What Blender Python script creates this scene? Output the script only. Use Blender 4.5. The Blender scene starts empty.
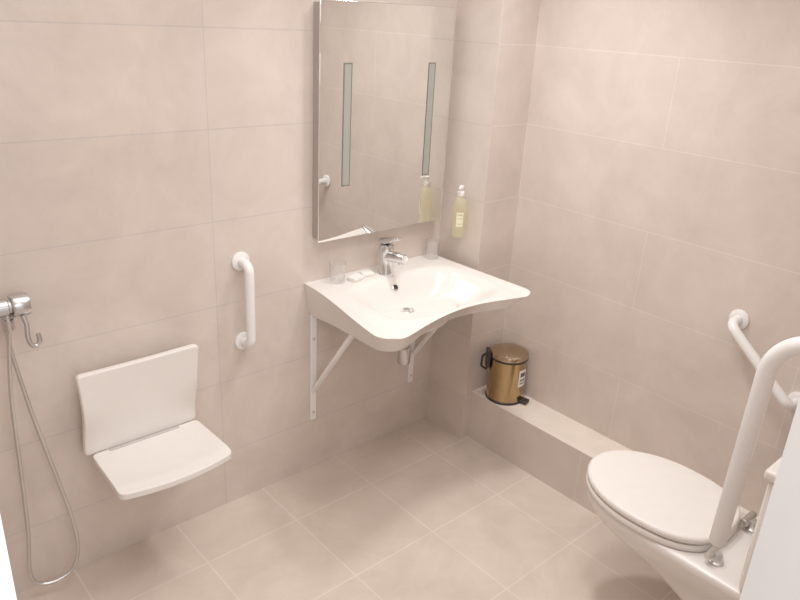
import bpy, bmesh, math
from mathutils import Matrix, Vector
S = bpy.context.scene
COL = S.collection
PI = math.pi
S.view_settings.view_transform = 'Standard'
S.view_settings.look = 'None'
S.view_settings.exposure = 0.06
S.view_settings.gamma = 1.18

# ------------------------------------------------------------------ materials
def srgb(r, g, b):
    f = lambda c: (c/255/12.92) if c/255 <= .04045 else ((c/255+.055)/1.055)**2.4
    return (f(r), f(g), f(b), 1)

def plain(name, col, rough=.4, metal=0., var=.03, scale=30., trans=0., ior=1.45, coat=0., bump=0.):
    m = bpy.data.materials.new(name); m.use_nodes = True
    nt = m.node_tree; b = nt.nodes['Principled BSDF']
    b.inputs['Roughness'].default_value = rough
    b.inputs['Metallic'].default_value = metal
    b.inputs['IOR'].default_value = ior
    b.inputs['Transmission Weight'].default_value = trans
    b.inputs['Coat Weight'].default_value = coat
    tc = nt.nodes.new('ShaderNodeTexCoord')
    n = nt.nodes.new('ShaderNodeTexNoise'); n.inputs['Scale'].default_value = scale
    nt.links.new(tc.outputs['Object'], n.inputs['Vector'])
    r = nt.nodes.new('ShaderNodeValToRGB')
    r.color_ramp.elements[0].position = .3; r.color_ramp.elements[1].position = .7
    r.color_ramp.elements[0].color = tuple(c*(1-var) for c in col[:3])+(1,)
    r.color_ramp.elements[1].color = tuple(min(1, c*(1+var)) for c in col[:3])+(1,)
    nt.links.new(n.outputs['Fac'], r.inputs['Fac'])
    nt.links.new(r.outputs['Color'], b.inputs['Base Color'])
    if bump:
        bp = nt.nodes.new('ShaderNodeBump'); bp.inputs['Strength'].default_value = bump
        bp.inputs['Distance'].default_value = .001
        nt.links.new(n.outputs['Fac'], bp.inputs['Height']); nt.links.new(bp.outputs[0], b.inputs['Normal'])
    return m

def clear(name, tint, gloss_rough=.03, body=0., body_col=(1, 1, 1, 1), edge=.3, base_gloss=.03):
    """thin clear glass or plastic: straight-through transparency, gloss that grows towards the outline, optional milky body"""
    m = bpy.data.materials.new(name); m.use_nodes = True
    nt = m.node_tree; nt.nodes.clear()
    o = nt.nodes.new('ShaderNodeOutputMaterial'); mx = nt.nodes.new('ShaderNodeMixShader')
    tr = nt.nodes.new('ShaderNodeBsdfTransparent'); tr.inputs[0].default_value = tint
    gl = nt.nodes.new('ShaderNodeBsdfGlossy'); gl.inputs['Roughness'].default_value = gloss_rough
    lw = nt.nodes.new('ShaderNodeLayerWeight'); lw.inputs['Blend'].default_value = .25
    mu = nt.nodes.new('ShaderNodeMath'); mu.operation = 'MULTIPLY_ADD'; mu.inputs[1].default_value = edge; mu.inputs[2].default_value = base_gloss
    nt.links.new(lw.outputs['Facing'], mu.inputs[0])
    base = tr.outputs[0]
    if body:
        df = nt.nodes.new('ShaderNodeBsdfTranslucent'); df.inputs[0].default_value = body_col
        d2 = nt.nodes.new('ShaderNodeBsdfDiffuse'); d2.inputs[0].default_value = body_col
        ad = nt.nodes.new('ShaderNodeMixShader'); ad.inputs[0].default_value = .5
        nt.links.new(df.outputs[0], ad.inputs[1]); nt.links.new(d2.outputs[0], ad.inputs[2])
        m2 = nt.nodes.new('ShaderNodeMixShader'); m2.inputs[0].default_value = body
        nt.links.new(tr.outputs[0], m2.inputs[1]); nt.links.new(ad.outputs[0], m2.inputs[2]); base = m2.outputs[0]
    nt.links.new(mu.outputs[0], mx.inputs[0]); nt.links.new(base, mx.inputs[1]); nt.links.new(gl.outputs[0], mx.inputs[2])
    nt.links.new(mx.outputs[0], o.inputs[0])
    return m

def tile(name, ax, u0, v0, w, h, c1, c2, grout, mortar=.002, rough=.38, offset=0.):
    """tiles over the world axes ax = (u, v); offset .5 staggers every second row"""
    m = bpy.data.materials.new(name); m.use_nodes = True
    nt = m.node_tree; b = nt.nodes['Principled BSDF']
    geo = nt.nodes.new('ShaderNodeNewGeometry')
    sep = nt.nodes.new('ShaderNodeSeparateXYZ'); nt.links.new(geo.outputs['Position'], sep.inputs[0])
    comb = nt.nodes.new('ShaderNodeCombineXYZ')
    for k, (a, o) in enumerate(zip(ax, (u0, v0))):
        mt = nt.nodes.new('ShaderNodeMath'); mt.operation = 'SUBTRACT'; mt.inputs[1].default_value = o - (w, h)[k]*20
        nt.links.new(sep.outputs['XYZ'.index(a)], mt.inputs[0]); nt.links.new(mt.outputs[0], comb.inputs[k])
    br = nt.nodes.new('ShaderNodeTexBrick')
    br.offset = offset; br.squash = 1
    br.inputs['Scale'].default_value = 1
    br.inputs['Brick Width'].default_value = w; br.inputs['Row Height'].default_value = h
    br.inputs['Mortar Size'].default_value = mortar; br.inputs['Mortar Smooth'].default_value = .3
    br.inputs['Color1'].default_value = c1; br.inputs['Color2'].default_value = c2
    br.inputs['Mortar'].default_value = grout
    nt.links.new(comb.outputs[0], br.inputs['Vector'])
    n = nt.nodes.new('ShaderNodeTexNoise'); n.inputs['Scale'].default_value = 3.4; n.inputs['Detail'].default_value = 9
    n.inputs['Roughness'].default_value = .68; n.inputs['Distortion'].default_value = .4
    nt.links.new(geo.outputs['Position'], n.inputs['Vector'])
    r = nt.nodes.new('ShaderNodeValToRGB')
    r.color_ramp.elements[0].position = .35; r.color_ramp.elements[1].position = .67
    r.color_ramp.elements[0].color = (.86, .845, .83, 1); r.color_ramp.elements[1].color = (1.06, 1.06, 1.06, 1)
    nt.links.new(n.outputs['Fac'], r.inputs['Fac'])
    mx = nt.nodes.new('ShaderNodeMix'); mx.data_type = 'RGBA'; mx.blend_type = 'MULTIPLY'; mx.inputs['Factor'].default_value = .85
    nt.links.new(br.outputs['Color'], mx.inputs['A']); nt.links.new(r.outputs['Color'], mx.inputs['B'])
    nt.links.new(mx.outputs['Result'], b.inputs['Base Color'])
    b.inputs['Roughness'].default_value = rough
    b.inputs['Specular IOR Level'].default_value = .45
    inv = nt.nodes.new('ShaderNodeMath'); inv.operation = 'SUBTRACT'; inv.inputs[0].default_value = 1
    nt.links.new(br.outputs['Fac'], inv.inputs[1])
    bp = nt.nodes.new('ShaderNodeBump'); bp.inputs['Strength'].default_value = .25; bp.inputs['Distance'].default_value = .001
    nt.links.new(inv.outputs[0], bp.inputs['Height']); nt.links.new(bp.outputs[0], b.inputs['Normal'])
    return m

W1, W2, WG = srgb(210, 196, 186), srgb(207, 193, 183), srgb(195, 183, 178)
F1, F2, FG = srgb(211, 196, 183), srgb(206, 191, 178), srgb(221, 208, 197)
LG = srgb(220, 208, 200)
M_back = tile('tile_back', 'XZ', 1.06, .83, 1.2, .3, W1, W2, WG)
M_right = tile('tile_right', 'YZ', -.238, .81, 1.2, .3, W1, W2, LG, .0018, offset=.5)
M_side = tile('tile_side', 'YZ', -.60, .81, 1.2, .3, W1, W2, WG)
M_boxf = tile('tile_box', 'XZ', 2.125, .81, .6, .3, W1, W2, LG)
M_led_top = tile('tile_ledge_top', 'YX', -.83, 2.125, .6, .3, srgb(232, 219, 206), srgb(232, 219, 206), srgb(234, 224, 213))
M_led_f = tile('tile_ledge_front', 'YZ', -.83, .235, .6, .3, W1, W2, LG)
M_floor = tile('tile_floor', 'XY', 1.22, -.245, .365, .365, F1, F2, FG, .0030, .34)
M_paint = plain('white_paint', srgb(230, 227, 226), .45, var=.01)
M_ceil = plain('ceiling_paint', srgb(240, 238, 235), .8, var=.01)
M_ceramic = plain('ceramic', srgb(224, 217, 211), .2, var=.01, coat=.1)
M_plastic = plain('white_plastic', srgb(230, 223, 217), .36, var=.012)
M_rail = plain('white_coating', srgb(233, 230, 228), .32, var=.01)
M_chrome = plain('chrome', (.70, .70, .71, 1), .14, 1., var=.02)
M_valve = plain('dull_chrome', (.58, .57, .57, 1), .24, 1., var=.03)
M_steel = plain('satin_steel', (.64, .63, .62, 1), .3, 1., var=.03)
M_brass = plain('polished_brass', srgb(172, 146, 106), .10, 1., var=.04, scale=60)
M_lid = plain('bin_lid_metal', srgb(178, 158, 132), .12, 1., var=.03)
M_black = plain('black_plastic', srgb(38, 33, 34), .42, var=.1)
M_dark = plain('dark_hole', srgb(50, 46, 44), .6, var=.1)
M_label = plain('white_label', srgb(232, 228, 220), .5, var=.02)
M_print = plain('grey_print', srgb(176, 170, 146), .6, var=.05)
M_ink = plain('dark_print', srgb(92, 84, 78), .6, var=.05)
M_mirror = plain('mirror_silver', (.84, .845, .83, 1), .012, 1., var=.005)
M_frost = plain('frosted_glass', srgb(150, 152, 143), .55, var=.02)
M_edge = plain('strip_edge_grey', srgb(108, 107, 99), .5, var=.03)
M_case = plain('mirror_casing', srgb(166, 155, 150), .5, var=.02)
M_glass = clear('clear_glass', (.985, .985, .985, 1), edge=.5, base_gloss=.05, body=.04)
M_clear = clear('clear_plastic', (.985, .985, .98, 1), .15, edge=.06)
M_bottle = clear('soap_bottle', (.975, .965, .86, 1), .06, body=.25, body_col=srgb(246, 242, 212), edge=.2)
M_grey = plain('gap_shade_grey', srgb(190, 184, 180), .5, var=.05)  # grey for the shade in the bench's hinge gap

# ------------------------------------------------------------------ helpers
def worldorg(o):
    v = Vector((0, 0, 0))
    while o is not None:
        v += o.location; o = o.parent
    return v

def obj(name, bm, mat, parent=None, sharp=38, bevel=0., seg=3, sub=0):
    bmesh.ops.remove_doubles(bm, verts=bm.verts, dist=1e-6)
    bmesh.ops.recalc_face_normals(bm, faces=bm.faces)
    if parent is not None:
        bmesh.ops.translate(bm, verts=bm.verts, vec=-worldorg(parent))
    me = bpy.data.meshes.new(name); bm.to_mesh(me); bm.free()
    mats = mat if isinstance(mat, (list, tuple)) else [mat]
    for mm in mats: me.materials.append(mm)
    for p in me.polygons: p.use_smooth = True
    me.set_sharp_from_angle(angle=math.radians(sharp))
    o = bpy.data.objects.new(name, me); COL.objects.link(o); o.parent = parent
    if bevel:
        md = o.modifiers.new('bevel', 'BEVEL'); md.width = bevel; md.segments = seg
        md.limit_method = 'ANGLE'; md.angle_limit = math.radians(40); md.harden_normals = False
    if sub:
        md = o.modifiers.new('sub', 'SUBSURF'); md.levels = sub; md.render_levels = sub
    return o

def thing(name, label, cat, loc, group=None):
    o = bpy.data.objects.new(name, None); COL.objects.link(o); o.location = loc
    o.empty_display_size = .05
    o['label'] = label; o['category'] = cat
    if group: o['group'] = group
    return o

def tag(o, label, cat, group=None):
    o['label'] = label; o['category'] = cat
    if group: o['group'] = group
    return o

def struct(name, bm, mat):
    o = obj(name, bm, mat); o['kind'] = 'structure'; return o

def box(bm, x0, x1, y0, y1, z0, z1):
    vs = [bm.verts.new(p) for p in ((x0,y0,z0),(x1,y0,z0),(x1,y1,z0),(x0,y1,z0),(x0,y0,z1),(x1,y0,z1),(x1,y1,z1),(x0,y1,z1))]
    for f in ((0,3,2,1),(4,5,6,7),(0,1,5,4),(1,2,6,5),(2,3,7,6),(3,0,4,7)):
        bm.faces.new([vs[i] for i in f])
    return bm

def BOX(*a): return box(bmesh.new(), *a)

def loft(bm, rings, cap0=True, cap1=True, closed=True):
    R = [[bm.verts.new(p) for p in r] for r in rings]
    n = len(R[0])
    for a, b in zip(R, R[1:]):
        for i in range(n if closed else n-1):
            j = (i+1) % n
            bm.faces.new((a[i], a[j], b[j], b[i]))
    if cap0: bm.faces.new(list(reversed(R[0])))
    if cap1: bm.faces.new(R[-1])
    return bm

def lathe(bm, origin, prof, axis=(0,0,1), n=40, cap0=True, cap1=True):
    """prof: (radius, height along axis)"""
    ax = Vector(axis).normalized(); q = Vector((0,0,1)).rotation_difference(ax); o = Vector(origin)
    rings = [[o + q @ Vector((r*math.cos(2*PI*i/n), r*math.sin(2*PI*i/n), h)) for i in range(n)] for r, h in prof]
    return loft(bm, rings, cap0, cap1)

def fillet(pts, r, seg=8):
    pts = [Vector(p) for p in pts]; out = [pts[0]]
    for a, b, c in zip(pts, pts[1:], pts[2:]):
        d1 = (a-b).normalized(); d2 = (c-b).normalized(); ang = d1.angle(d2)
        if ang > PI-.02: out.append(b); continue
        t = min(r/math.tan(ang/2), (a-b).length*.49, (c-b).length*.49); rr = t*math.tan(ang/2)
        cen = b + (d1+d2).normalized()*(rr/math.sin(ang/2))
        p, q = b+d1*t-cen, b+d2*t-cen; tot = p.angle(q); axv = p.cross(q).normalized()
        for k in range(seg+1):
            out.append(cen + Matrix.Rotation(tot*k/seg, 3, axv) @ p)
    out.append(pts[-1]); return out

def spline(pts, seg=10):
    P = [Vector(p) for p in pts]; P = [P[0]*2-P[1]]+P+[P[-1]*2-P[-2]]; out = []
    for i in range(1, len(P)-2):
        for k in range(seg):
            t = k/seg; a, b, c, d = P[i-1:i+3]
            out.append(.5*((2*b)+(c-a)*t+(2*a-5*b+4*c-d)*t*t+(3*b-a-3*c+d)*t**3))
    out.append(P[-2]); return out

def tube(bm, path, r, n=20, cap=True):
    path = [Vector(p) for p in path]
    rr = r if isinstance(r, (list, tuple)) else [r]*len(path)
    T = [((path[min(i+1, len(path)-1)]-path[max(i-1, 0)])).normalized() for i in range(len(path))]
    u = T[0].orthogonal().normalized(); rings = []
    for i, p in enumerate(path):
        if i: u = T[i-1].rotation_difference(T[i]) @ u
        v = T[i].cross(u).normalized(); u = v.cross(T[i]).normalized()
        rings.append([p + (u*math.cos(2*PI*k/n)+v*math.sin(2*PI*k/n))*rr[i] for k in range(n)])
    return loft(bm, rings, cap, cap)

def slab(bm, top, bot, nu, nv):
    """closed solid between two gridded surfaces top(u,v), bot(u,v)"""
    A = [[bm.verts.new(top(i/nu, j/nv)) for j in range(nv+1)] for i in range(nu+1)]
    B = [[bm.verts.new(bot(i/nu, j/nv)) for j in range(nv+1)] for i in range(nu+1)]
    for i in range(nu):
        for j in range(nv):
            bm.faces.new((A[i][j], A[i+1][j], A[i+1][j+1], A[i][j+1]))
            bm.faces.new((B[i][j], B[i][j+1], B[i+1][j+1], B[i+1][j]))
    for i in range(nu):
        for j in (0, nv): bm.faces.new((A[i][j], B[i][j], B[i+1][j], A[i+1][j]))
    for j in range(nv):
        for i in (0, nu): bm.faces.new((A[i][j], A[i][j+1], B[i][j+1], B[i][j]))
    return bm

def sm(a, b, x):
    t = max(0, min(1, (x-a)/(b-a))); return t*t*(3-2*t)

def round_corner(a, b, R):
    """a, b: distances to two meeting edges; squeezes the square corner onto a quarter disc"""
    if a >= R or b >= R: return a, b
    p, q = (R-a)/R, (R-b)/R
    return R*(1-p*math.sqrt(1-q*q/2)), R*(1-q*math.sqrt(1-p*p/2))

# ------------------------------------------------------------------ the room
XR, XL, YF, H = 2.34, -.06, -1.85, 2.40
struct('floor', BOX(XL-.1, XR+.1, -3.2, .1, -.06, 0), M_floor)
struct('ceiling', BOX(XL-.1, XR+.1, YF-.12, .1, H, H+.06), M_ceil)
struct('wall_back', BOX(XL-.1, XR+.1, 0, .1, 0, H), M_back)
struct('wall_right', BOX(XR, XR+.1, YF-.12, 0, 0, H), M_right)
struct('wall_left', BOX(XL-.1, XL, YF-.12, 0, 0, H), M_side)
bm = BOX(.99, XR, YF-.12, YF, 0, H); box(bm, XL-.1, -.05, YF-.12, YF, 0, H); box(bm, -.05, .99, YF-.12, YF, 2.1, H)
struct('wall_front', bm, M_back)
# boxed-in pipe column in the corner
XB, YB = 2.125, -.235
o = struct('wall_corner', BOX(XB, XR, YB, 0, 0, H), [M_boxf, M_side])
for p in o.data.polygons: p.material_index = 1 if abs(p.normal.x) > .5 else 0
# low tiled ledge along the right wall
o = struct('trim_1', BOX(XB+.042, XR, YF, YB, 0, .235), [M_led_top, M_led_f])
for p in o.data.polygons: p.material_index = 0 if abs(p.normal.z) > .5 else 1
# white door lining around the doorway the camera looks through
bm = BOX(.940, .99, YF-.14, YF+.012, 0, 2.1); box(bm, -.05, .0145, YF-.14, YF+.012, 0, 2.1); box(bm, .0145, .940, YF-.14, YF+.012, 2.04, 2.1)
struct('trim_2', bm, M_paint)

# ------------------------------------------------------------------ mirror
t = thing('mirror', 'tall rectangular wall mirror with two vertical frosted light strips above the washbasin', 'mirror', (1.757, 0, 1.006))
x0, x1, z0, z1 = 1.449, 2.070, 1.006, 1.828
obj('casing', BOX(x0+.008, x1-.008, -.044, 0, z0+.008, z1-.008), M_case, t, bevel=.002)
obj('glass', BOX(x0, x1, -.050, -.044, z0, z1), M_mirror, t, bevel=.0012, seg=2)
for xc in (1.567, 1.967):
    ls = obj('light_strip', BOX(xc-.019, xc+.019, -.0508, -.0495, 1.203, 1.632), M_edge, t)
    obj('diffuser', BOX(xc-.014, xc+.014, -.0514, -.0505, 1.208, 1.627), M_frost, ls)

# ------------------------------------------------------------------ washbasin
BX0, BX1, ZT = 1.42, 2.082, .84
BXC = (BX0+BX1)/2
BW, BD = BX1-BX0, .594
def plan(u, v):
    # square grid in metres, front corners rounded, then front edge hollowed and sides flared
    s = u*BW; f = (1-v)*BD                       # distance to left side, to front
    if u < .5:
        s, f = round_corner(s, f, .090)
    else:
        r_, f = round_corner(BW-s, f, .065); s = BW-r_
    u, v = s/BW, 1-f/BD
    e = 2*u-1
    y = -(BD - .018*u - .074*math.sin(PI*u)**1.4)*v
    fl = (.086 if e < 0 else .012)*sm(.0, 1.05, v)
    return BX0 + BW*u + e*fl, y
def recess(x, y):
    dx, dy = (x-BXC-.005)/.294, (y+.303)/.195
    r = (abs(dx)**3.8+abs(dy)**3.8)**(1/3.8)
    return .092*(1-sm(.50, 1.0, r)) + .016*(1-sm(.0, .9, math.hypot((x-1.75)/.24, (y+.23)/.18)))
def top(u, v):
    x, y = plan(u, v)
    return Vector((x, y, ZT - recess(x, y) - .005*sm(.15, .3, -y)*(1-sm(.85, 1, abs(2*u-1)))))
def bot(u, v):
    x, y = plan(u, v)
    th = .128 - .048*sm(.0, 1.0, v) - .016*math.sin(PI*u)*sm(.4, 1, v) - .018*sm(.5, 1, u)*sm(.2, 1, v)
    dx, dy = (x-BXC)/.27, (y+.27)/.21
    r = math.sqrt(dx*dx+dy*dy)
    z = ZT - max(th, .155*(1-sm(.5, 1.1, r)))
    return Vector((x-(2*u-1)*(.024+.028*v)*sm(0, .1, abs(2*u-1)), y+.050*sm(.5, 1, v), z))
t = thing('washbasin', 'wide white ceramic wall-hung washbasin with hollowed front edge', 'washbasin', (BXC, 0, .70))
obj('basin', slab(bmesh.new(), top, bot, 96, 80), M_ceramic, t, sharp=50, bevel=.012, seg=4)
zd = ZT - recess(1.75, -.22) - .005
bm = bmesh.new(); lathe(bm, (1.75, -.22, zd-.003), [(.031, 0), (.033, .004), (.030, .007), (.020, .006), (.018, .002)], n=36)
w = obj('waste', bm, M_chrome, t)
bm = bmesh.new(); lathe(bm, (1.75, -.22, zd+.002), [(.0, 0), (.014, .0), (.015, .004), (.008, .007), (0.001, .0075)], n=28, cap0=False, cap1=False)
obj('plug', bm, M_steel, w)
bm = bmesh.new(); yo = -.146
zo = ZT - recess(1.75, yo) - .003
lathe(bm, (1.75, yo, zo), [(.013, 0), (.014, .003), (.010, .005)], axis=(0, -.71, .69), n=28)
ov = obj('overflow', bm, M_chrome, t)
bm = bmesh.new(); lathe(bm, (1.75, yo-.0036, zo+.0034), [(.0095, 0), (.0095, .0006)], axis=(0, -.71, .69), n=24)
obj('overflow_hole', bm, M_dark, ov)
# bottle trap
bm = bmesh.new()
lathe(bm, (1.75, -.22, .492), [(.004, 0), (.021, .003), (.026, .012), (.026, .075), (.022, .08), (.018, .082), (.018, .100), (.022, .102), (.022, .120), (.016, .122), (.016, .21)], n=32)
tube(bm, fillet([(1.75, -.22, .56), (1.75, -.13, .56), (1.75, .0, .56)], .03), .015, 20)
lathe(bm, (1.75, 0, .56), [(.034, 0), (.034, .004), (.026, .010), (.016, .012)], axis=(0, -1, 0), n=32)
obj('trap', bm, M_valve, t)

def bracket(x, label):
    t = thing('wall_bracket', label, 'bracket', (x, 0, .23), 'basin brackets')
    obj('upright', BOX(x-.014, x+.014, -.007, 0, .235, .708), M_rail, t, bevel=.0015, seg=2)
    def strut(a, b, hw, th):
        d = (b-a).normalized(); nrm = Vector((0, d.z, -d.y))*th; w = Vector((hw, 0, 0))
        ring = lambda p: [p+nrm+w, p+nrm-w, p-nrm-w, p-nrm+w]
        return loft(bmesh.new(), [ring(a), ring(b)])
    obj('arm', strut(Vector((x, -.007, .704)), Vector((x, -.27, .728)), .011, .004), M_rail, t, bevel=.001, seg=2)
    obj('brace', strut(Vector((x, -.007, .37)), Vector((x, -.262, .728)), .010, .007), M_rail, t, bevel=.0015, seg=2)
    for z in (.27, .60):
        bm = bmesh.new(); lathe(bm, (x, -.007, z), [(.006, 0), (.006, .002), (.003, .004)], axis=(0, -1, 0), n=16)
        obj('screw', bm, M_steel, t)
bracket(1.462, 'white angled steel bracket holding the washbasin end nearer the shower seat')
bracket(2.000, 'white angled steel bracket holding the washbasin end nearer the pedal bin')

# ------------------------------------------------------------------ tap
tx, ty = 1.752, -.082
t = thing('mixer_tap', 'chrome single-lever mixer tap on the back of the washbasin', 'tap', (tx, ty, ZT))
bm = bmesh.new(); lathe(bm, (tx, ty, ZT-.002), [(.033, 0), (.033, .006), (.030, .012), (.0285, .080), (.0295, .106), (.028, .118), (.020, .122)], n=36)
obj('tap_body', bm, M_chrome, t)
bm = bmesh.new()
tube(bm, [(tx, ty-.008, ZT+.072), (tx, ty-.04, ZT+.078), (tx, ty-.075, ZT+.084), (tx, ty-.105, ZT+.087), (tx, ty-.110, ZT+.087)], [.024, .022, .0195, .018, .015], 24)
sp = obj('spout', bm, M_chrome, t)
bm = bmesh.new(); lathe(bm, (tx, ty-.092, ZT+.074), [(.0115, 0), (.0125, .006), (.0125, .012), (.010, .013)], axis=(0, 0, -1), n=24)
obj('aerator', bm, M_chrome, sp)
bm = bmesh.new()
def lev(y, z, w, h):
    n = 16; o = Vector((tx, ty+y, ZT+z))
    return [o+Vector((math.copysign(abs(math.cos(2*PI*k/n))**.6, math.cos(2*PI*k/n))*w, 0, math.copysign(abs(math.sin(2*PI*k/n))**.6, math.sin(2*PI*k/n))*h)) for k in range(n)]
loft(bm, [lev(.028, .128, .014, .006), lev(.022, .130, .024, .012), lev(-.010, .136, .026, .014), lev(-.040, .147, .021, .010), lev(-.072, .158, .017, .0065), lev(-.078, .160, .012, .004)])
obj('lever', bm, M_chrome, t)

# ------------------------------------------------------------------ tumblers and little packets on the basin
def tumbler(x, y, label):
    bm = bmesh.new()
    lathe(bm, (x, y, ZT-.0005), [(.001, 0), (.026, 0), (.0275, .003), (.033, .078), (.0335, .080), (.0322, .080), (.0262, .009), (.001, .008)], n=40, cap0=False, cap1=False)
    tag(obj('tumbler', bm, M_glass), label, 'glass', 'tumblers on the washbasin')
tumbler(1.532, -.060, 'clear glass tumbler on the washbasin corner below the left edge of the mirror')
tumbler(2.036, -.052, 'clear glass tumbler on the washbasin corner beside the boxed-in column')
def packet(x, y, a, sx, sy, sz, label):
    bm = BOX(-sx/2, sx/2, -sy/2, sy/2, 0, sz)
    bmesh.ops.rotate(bm, verts=bm.verts, matrix=Matrix.Rotation(a, 3, 'Z'))
    bmesh.ops.translate(bm, verts=bm.verts, vec=(x, y, ZT-.0003))
    tag(obj('soap_packet', bm, M_label, bevel=.004, seg=3), label, 'soap', 'toiletries on the washbasin')
packet(1.605, -.078, .25, .060, .042, .017, 'small pale wrapped soap on the washbasin next to the glass tumbler')
packet(1.672, -.064, -.2, .050, .036, .015, 'smaller pale wrapped soap on the washbasin next to the mixer tap')

# ------------------------------------------------------------------ soap dispenser on the column
sx, sy, s0 = XB-.046, -.150, .958
t = thing('soap_dispenser', 'clear pump bottle of pale yellow soap hung beside the mirror', 'soap dispenser', (sx, sy, s0))
bm = bmesh.new(); lathe(bm, (sx, sy, s0), [(.001, 0), (.024, 0), (.026, .004), (.0265, .02), (.0265, .132), (.024, .146), (.016, .158), (.012, .162), (.012, .170), (.001, .170)], n=36, cap0=False, cap1=False)
obj('bottle', bm, M_bottle, t)
bm = bmesh.new(); lathe(bm, (sx, sy, s0+.169), [(.0135, 0), (.014, .002), (.014, .016), (.010, .019)], n=28); obj('collar', bm, M_plastic, t)
bm = bmesh.new(); lathe(bm, (sx, sy, s0+.187), [(.0042, 0), (.0042, .012), (.009, .013), (.0095, .021), (.007, .023)], n=24)
tube(bm, spline([(sx, sy, s0+.204), (sx-.016, sy-.010, s0+.206), (sx-.026, sy-.016, s0+.200)], 5), .0045, 12)
obj('pump', bm, M_plastic, t)
obj('wall_holder', BOX(sx+.025, XB+.003, sy-.012, sy+.012, s0+.03, s0+.075), M_clear, t, bevel=.002)
# label facing the room
bm = bmesh.new(); n = 20
rings = [[Vector((sx+.0272*math.cos(a), sy+.0272*math.sin(a), z)) for a in [math.radians(200+k*60/n) for k in range(n+1)]] for z in (s0+.045, s0+.105)]
loft(bm, rings, False, False, closed=False)
lb = obj('label', bm, plain('pale_label', srgb(226, 222, 186), .5, var=.03), t)
for z, h, a0, a1 in ((.092, .005, 208, 252), (.078, .0035, 212, 248), (.056, .003, 208, 252)):
    bm = bmesh.new()
    rings = [[Vector((sx+.0276*math.cos(a), sy+.0276*math.sin(a), s0+zz)) for a in [math.radians(a0+k*(a1-a0)/8) for k in range(9)]] for zz in (z, z+h)]
    loft(bm, rings, False, False, closed=False)
    obj('printed_line', bm, M_print, lb)

# ------------------------------------------------------------------ pedal bin on the ledge
bx, by, bz, br = 2.2535, -.352, .235, .082
t = thing('pedal_bin', 'small shiny brass-coloured pedal bin with black trim on the tiled ledge', 'bin', (bx, by, bz))
bm = bmesh.new(); lathe(bm, (bx, by, bz), [(br+.001, 0), (br+.003, .003), (br+.003, .010), (br, .012)], n=56); obj('base_ring', bm, M_black, t)
bm = bmesh.new(); lathe(bm, (bx, by, bz+.010), [(br, 0), (br, .188)], n=56); bd = obj('body', bm, M_brass, t)
bm = bmesh.new(); lathe(bm, (bx, by, bz+.197), [(br+.001, 0), (br+.003, .002), (br+.003, .009), (br, .011)], n=56); obj('rim', bm, M_black, t)
bm = bmesh.new(); lathe(bm, (bx, by, bz+.208), [(br+.002, 0), (br+.003, .010), (br, .017), (br-.010, .022), (br-.035, .028), (.02, .031), (.001, .0313)], n=56, cap1=False); obj('lid', bm, M_lid, t)
d = Vector((-.78, .62, 0)).normalized()          # hinge and handle at the back left
bm = bmesh.new(); h = Vector((bx, by, 0))+d*(br+.006)
q = Matrix.Rotation(math.atan2(d.y, d.x), 3, 'Z')
b2 = BOX(-.006, .012, -.02, .02, .150, .235); 
bmesh.ops.rotate(b2, verts=b2.verts, matrix=q); bmesh.ops.translate(b2, verts=b2.verts, vec=(h.x, h.y, bz))
obj('hinge', b2, M_black, t, bevel=.004)
hd = [h+d*.006+Vector((0,0,bz+.215)), h+d*.028+Vector((0,0,bz+.20)), h+d*.030+Vector((0,0,bz+.15)), h+d*.004+Vector((0,0,bz+.135))]
bm = bmesh.new(); tube(bm, fillet(hd, .012, 5), .005, 12); obj('handle', bm, M_black, t)
d2 = Vector((.25, -.97, 0)).normalized(); p0 = Vector((bx, by, bz+.012))+d2*(br-.01)
b2 = BOX(0, .042, -.020, .020, -.006, .006)
bmesh.ops.rotate(b2, verts=b2.verts, matrix=Matrix.Rotation(math.atan2(d2.y, d2.x), 3, 'Z')); bmesh.ops.translate(b2, verts=b2.verts, vec=p0)
obj('pedal', b2, M_black, t, bevel=.004)
def wrap(r, a0, a1, za, zb, n=10):
    return loft(bmesh.new(), [[Vector((bx+r*math.cos(a), by+r*math.sin(a), z)) for a in [math.radians(a0+k*(a1-a0)/n) for k in range(n+1)]] for z in (za, zb)], False, False, closed=False)
st_ = obj('sticker', wrap(br+.0006, 258, 292, bz+.085, bz+.165), M_label, t)
for za, zb in ((.132, .152), (.112, .120), (.098, .104)):
    obj('sticker_mark', wrap(br+.0010, 263, 286, bz+za, bz+zb), M_ink, st_)

# ------------------------------------------------------------------ grab rails
def grab_rail(A, B, out, label, r=.0165, stand=.062):
    A, B, out = Vector(A), Vector(B), Vector(out)
    t = thing('grab_rail', label, 'grab rail', tuple(B), 'short white grab rails')
    bm = bmesh.new()
    tube(bm, fillet([A+out*.004, A+out*stand, B+out*stand, B+out*.004], .038, 10), r, 24)
    obj('bar', bm, M_rail, t)
    for p in (A, B):
        bm = bmesh.new(); lathe(bm, p, [(.033, 0), (.034, .003), (.033, .008), (.026, .012), (.019, .013)], axis=out, n=36)
        obj('flange', bm, M_rail, t)
grab_rail((1.155, 0, .978), (1.155, 0, .675), (0, -1, 0), 'short white vertical grab rail on the tiled wall between shower seat and washbasin')
grab_rail((XR, -1.225, .905), (XR, -1.465, .700), (-1, 0, 0), 'short white slanting grab rail on the wall beside the toilet', stand=.07)

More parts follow.
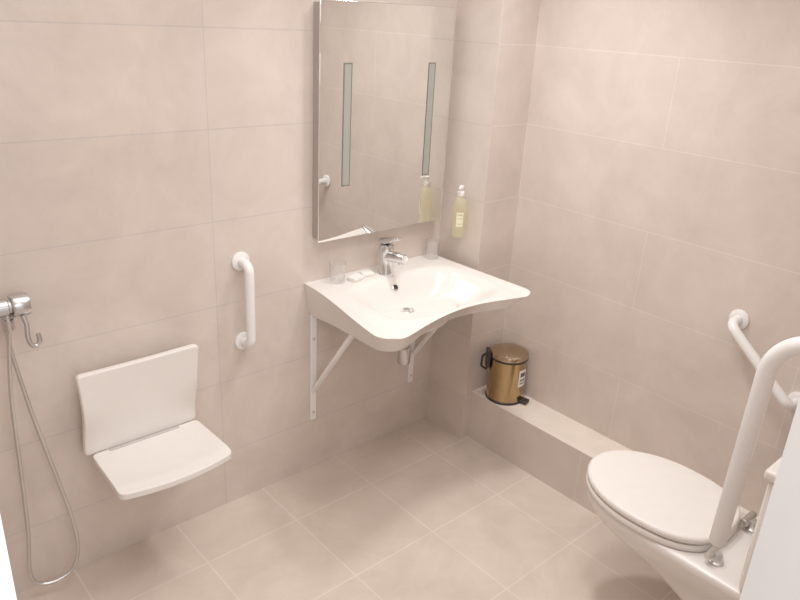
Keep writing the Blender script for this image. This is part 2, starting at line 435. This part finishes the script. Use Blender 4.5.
# hinged support rail by the toilet, folded up
X = 1.45
t = thing('hinged_support_rail', 'thick white hinged support rail folded up in front of the toilet cistern', 'support rail', (X, YF, .62))
P = fillet([(X, -1.625, .718), (X, -1.632, 1.245), (X, -1.822, 1.245), (X, -1.822, .74), (X, -1.845, .74)], .10, 18)
bm = bmesh.new(); tube(bm, [(X, -1.6249, .708), (X, -1.625, .711)]+P, [.011, .0158]+[.0190]*len(P), 28)
obj('bar', bm, M_rail, t)
obj('wall_plate', BOX(X-.05, X+.05, YF, YF+.022, .66, .86), M_rail, t, bevel=.006)

# ------------------------------------------------------------------ fold-down shower seat
t = thing('folding_shower_bench', 'white plastic fold-down shower seat with backrest on the wall', 'shower seat', (.755, 0, .42))
sc, hw = .749, .193
def corner_uv(u, v, W, Hh, R, all4=True):
    s, f = u*W, v*Hh
    if u < .5:
        if v > .5: s, g = round_corner(s, Hh-f, R); f = Hh-g
        elif all4: s, f = round_corner(s, f, R)
    else:
        if v > .5: r_, g = round_corner(W-s, Hh-f, R); s, f = W-r_, Hh-g
        elif all4: r_, f = round_corner(W-s, f, R); s = W-r_
    return s/W, f/Hh
def bt(u, v):     # v: 0 bottom, 1 top
    u, v = corner_uv(u, v, .376, .30, .016)
    e = 2*u-1
    z = .446+.306*v - .016*(1-e*e)*sm(.5, 1, v)
    return Vector((sc+e*hw*(.965+.035*abs(2*v-.75)**2), -.047-.017*v-.026*e*e*sm(.1, .6, v), z))
def bb(u, v):
    p = bt(u, v); return Vector((p.x, p.y+.023, p.z))
obj('backrest', slab(bmesh.new(), bt, bb, 48, 36), M_plastic, t, sharp=50, bevel=.006)
def st(u, v):     # v: 0 wall, 1 front
    u, v = corner_uv(u, v, .37, .25, .018)
    e = 2*u-1
    y = -.052 - (.244+.028*(1-e*e))*v
    return Vector((sc+.008+e*(hw-.013)*(1+.035*v), y, .452-.012*(1-e**4)*math.sin(PI*min(1, v*1.02))-.006*sm(.8, 1, v)))
def sb(u, v):
    p = st(u, v); return Vector((p.x, p.y, p.z-.022))
obj('seat', slab(bmesh.new(), st, sb, 48, 36), M_plastic, t, sharp=50, bevel=.005)
obj('hinge_block', BOX(sc-.135, sc+.135, -.056, 0, .425, .446), M_plastic, t, bevel=.003)
obj('hinge_gap_shade', BOX(sc-.118, sc+.118, -.066, -.055, .448, .4535), M_grey, t, bevel=.001)  # grey bar drawn in place of the shaded gap between seat and backrest
obj('mounting_plate', BOX(sc-.14, sc+.14, -.034, 0, .43, .64), M_plastic, t, bevel=.004)

# ------------------------------------------------------------------ shower mixer and hose
t = thing('shower_mixer', 'chrome bar shower mixer with long hanging hose on the back wall', 'shower mixer', (.32, 0, .98))
vy, vz = -.075, 1.008
bm = bmesh.new(); lathe(bm, (.16, vy, vz), [(.020, 0), (.025, .004), (.025, .245), (.020, .248)], axis=(1, 0, 0), n=32); obj('valve_body', bm, M_valve, t)
for x, sgn in ((.405, 1), (.165, -1)):
    bm = bmesh.new(); lathe(bm, (x, vy, vz), [(.020, 0), (.020, .008), (.031, .010), (.033, .014), (.033, .046), (.030, .054), (.014, .057)], axis=(sgn, 0, 0), n=36); obj('control_knob', bm, M_valve, t)
for x in (.22, .37):
    bm = bmesh.new(); lathe(bm, (x, 0, vz), [(.034, 0), (.034, .004), (.028, .012), (.016, .016), (.016, .06)], axis=(0, -1, 0), n=32); obj('wall_flange', bm, M_valve, t)
bm = bmesh.new(); lathe(bm, (.402, vy, vz-.022), [(.011, 0), (.011, .012), (.0155, .013), (.0155, .040), (.010, .052)], axis=(0, 0, -1), n=24); obj('outlet', bm, M_valve, t)
bm = bmesh.new(); tube(bm, spline([(.436, vy-.022, .985), (.441, vy-.028, .955), (.438, vy-.032, .925), (.443, vy-.034, .900), (.456, vy-.034, .892), (.466, vy-.034, .904), (.464, vy-.034, .926)], 6), .0068, 14)
obj('handset_hook', bm, M_valve, t)
hp = [(.402, -.075, .94), (.390, -.068, .84), (.379, -.062, .70), (.373, -.058, .485), (.364, -.055, .26), (.350, -.055, .11), (.368, -.06, .058), (.42, -.07, .048), (.472, -.07, .072), (.496, -.066, .15), (.488, -.062, .28), (.463, -.06, .44), (.430, -.06, .64), (.404, -.062, .84), (.394, -.064, .95)]
bm = bmesh.new(); tube(bm, spline(hp, 12), .0058, 12); obj('hose', bm, M_steel, t)

# ------------------------------------------------------------------ toilet
TX = 1.858
def egg(z, hw, yc, lf, lr, ef=2.0, er=2.6, sc=1., n=64, x=TX):
    pts = []
    for i in range(n):
        a = 2*PI*i/n; c, s = math.cos(a), math.sin(a); e = ef if s >= 0 else er
        px = math.copysign(abs(c)**(2/e), c)*hw*sc
        py = math.copysign(abs(s)**(2/e), s)*(lf if s >= 0 else lr)*sc
        pts.append(Vector((x+px, yc+py, z)))
    return pts
t = thing('toilet', 'white toilet with closed lid beside the low tiled ledge', 'toilet', (TX, -1.5, 0))
bm = bmesh.new()
loft(bm, [egg(0, .110, -1.60, .11, .24, er=6), egg(.02, .106, -1.60, .105, .24, er=6), egg(.12, .102, -1.60, .10, .24, er=6),
          egg(.22, .106, -1.55, .13, .29, er=6), egg(.275, .118, -1.465, .168, .375, er=6), egg(.318, .138, -1.39, .205, .45, er=6), egg(.355, .160, -1.325, .222, .515, er=6),
          egg(.385, .174, -1.30, .229, .54, er=6), egg(.405, .178, -1.30, .230, .545, er=6), egg(.420, .178, -1.30, .230, .545, er=6), egg(.428, .172, -1.30, .224, .54, er=6)])
obj('pan', bm, M_ceramic, t, sharp=60)
bm = bmesh.new()
E = lambda z, k: egg(z, .184, -1.30, .238, .222, sc=k)
loft(bm, [E(.431, .60), E(.431, .985), E(.435, 1.0), E(.447, 1.0), E(.451, .985), E(.451, .60), E(.431, .60)], False, False)
obj('seat', bm, M_plastic, t, sharp=50)
bm = bmesh.new()
loft(bm, [E(.4555, .965), E(.457, .985), E(.460, .998), E(.468, 1.0), E(.4745, .99), E(.4775, .97), E(.4783, .94), E(.4786, .70), E(.4787, .4), E(.4788, .1)])
obj('lid', bm, M_plastic, t, sharp=50)
for sgn in (-1, 1):
    bm = bmesh.new(); hx = TX+sgn*.112
    lathe(bm, (hx, -1.540, .428), [(.020, 0), (.020, .006), (.015, .010), (.014, .028), (.010, .034)], n=28)
    tube(bm, [(hx-.034, -1.526, .457), (hx-.032, -1.526, .457), (hx+.032, -1.526, .457), (hx+.034, -1.526, .457)], [.009, .0115, .0115, .009], 20)
    obj('hinge', bm, M_steel, t)
cs = obj('cistern', BOX(TX-.185, TX+.185, YF+.004, -1.625, .430, .785), M_ceramic, t, bevel=.022, seg=5)
obj('cistern_lid', BOX(TX-.192, TX+.192, YF+.002, -1.616, .785, .815), M_ceramic, cs, bevel=.010, seg=4)
bm = bmesh.new(); lathe(bm, (TX+.11, -1.616, .73), [(.014, 0), (.014, .012), (.010, .016)], axis=(0, 1, 0), n=20)
tube(bm, [(TX+.11, -1.595, .73), (TX+.03, -1.590, .722)], [.008, .006], 14)
obj('flush_lever', bm, M_chrome, cs)

# ------------------------------------------------------------------ light
def area(name, loc, size, power, col, rot=(0, 0, 0), sy=None, spread=180):
    l = bpy.data.lights.new(name, 'AREA'); l.energy = power; l.color = col; l.size = size; l.spread = math.radians(spread)
    if sy: l.shape = 'RECTANGLE'; l.size_y = sy
    o = bpy.data.objects.new(name, l); COL.objects.link(o); o.location = loc; o.rotation_euler = rot
area('ceiling_lamp', (1.84, -.60, 2.38), .18, 5.2, (1, .982, .97), spread=115)
area('ceiling_lamp_door', (1.38, -1.10, 2.38), .30, 5.0, (1, .982, .97), spread=140)
area('ceiling_fill', (.92, -.95, 2.385), 1.65, 14.5, (1, .982, .97), sy=1.5)  # added soft fill that evens out the room, not a real fitting
area('corridor_fill', (.25, -2.95, 2.1), 1.0, 14, (1, .982, .97), rot=(math.radians(68), 0, math.radians(-25)))  # added fill aimed in through the doorway, lifts shadows and brightens the lining
wd = bpy.data.worlds.new('world'); S.world = wd; wd.use_nodes = True
wd.node_tree.nodes['Background'].inputs[0].default_value = (1, .985, .98, 1)
wd.node_tree.nodes['Background'].inputs[1].default_value = .75

# ------------------------------------------------------------------ camera
cam = bpy.data.cameras.new('camera'); co = bpy.data.objects.new('camera', cam); COL.objects.link(co)
cam.sensor_width = 36; cam.lens = 36*712.1/800; cam.clip_start = .01
Rm = Matrix.Rotation(math.radians(-42.507), 3, 'Z') @ Matrix.Rotation(PI/2-math.radians(21.948), 3, 'X') @ Matrix.Rotation(math.radians(3.137), 3, 'Z')
co.matrix_world = Matrix.Translation((0, -2.088, 1.80)) @ Rm.to_4x4()
S.camera = co
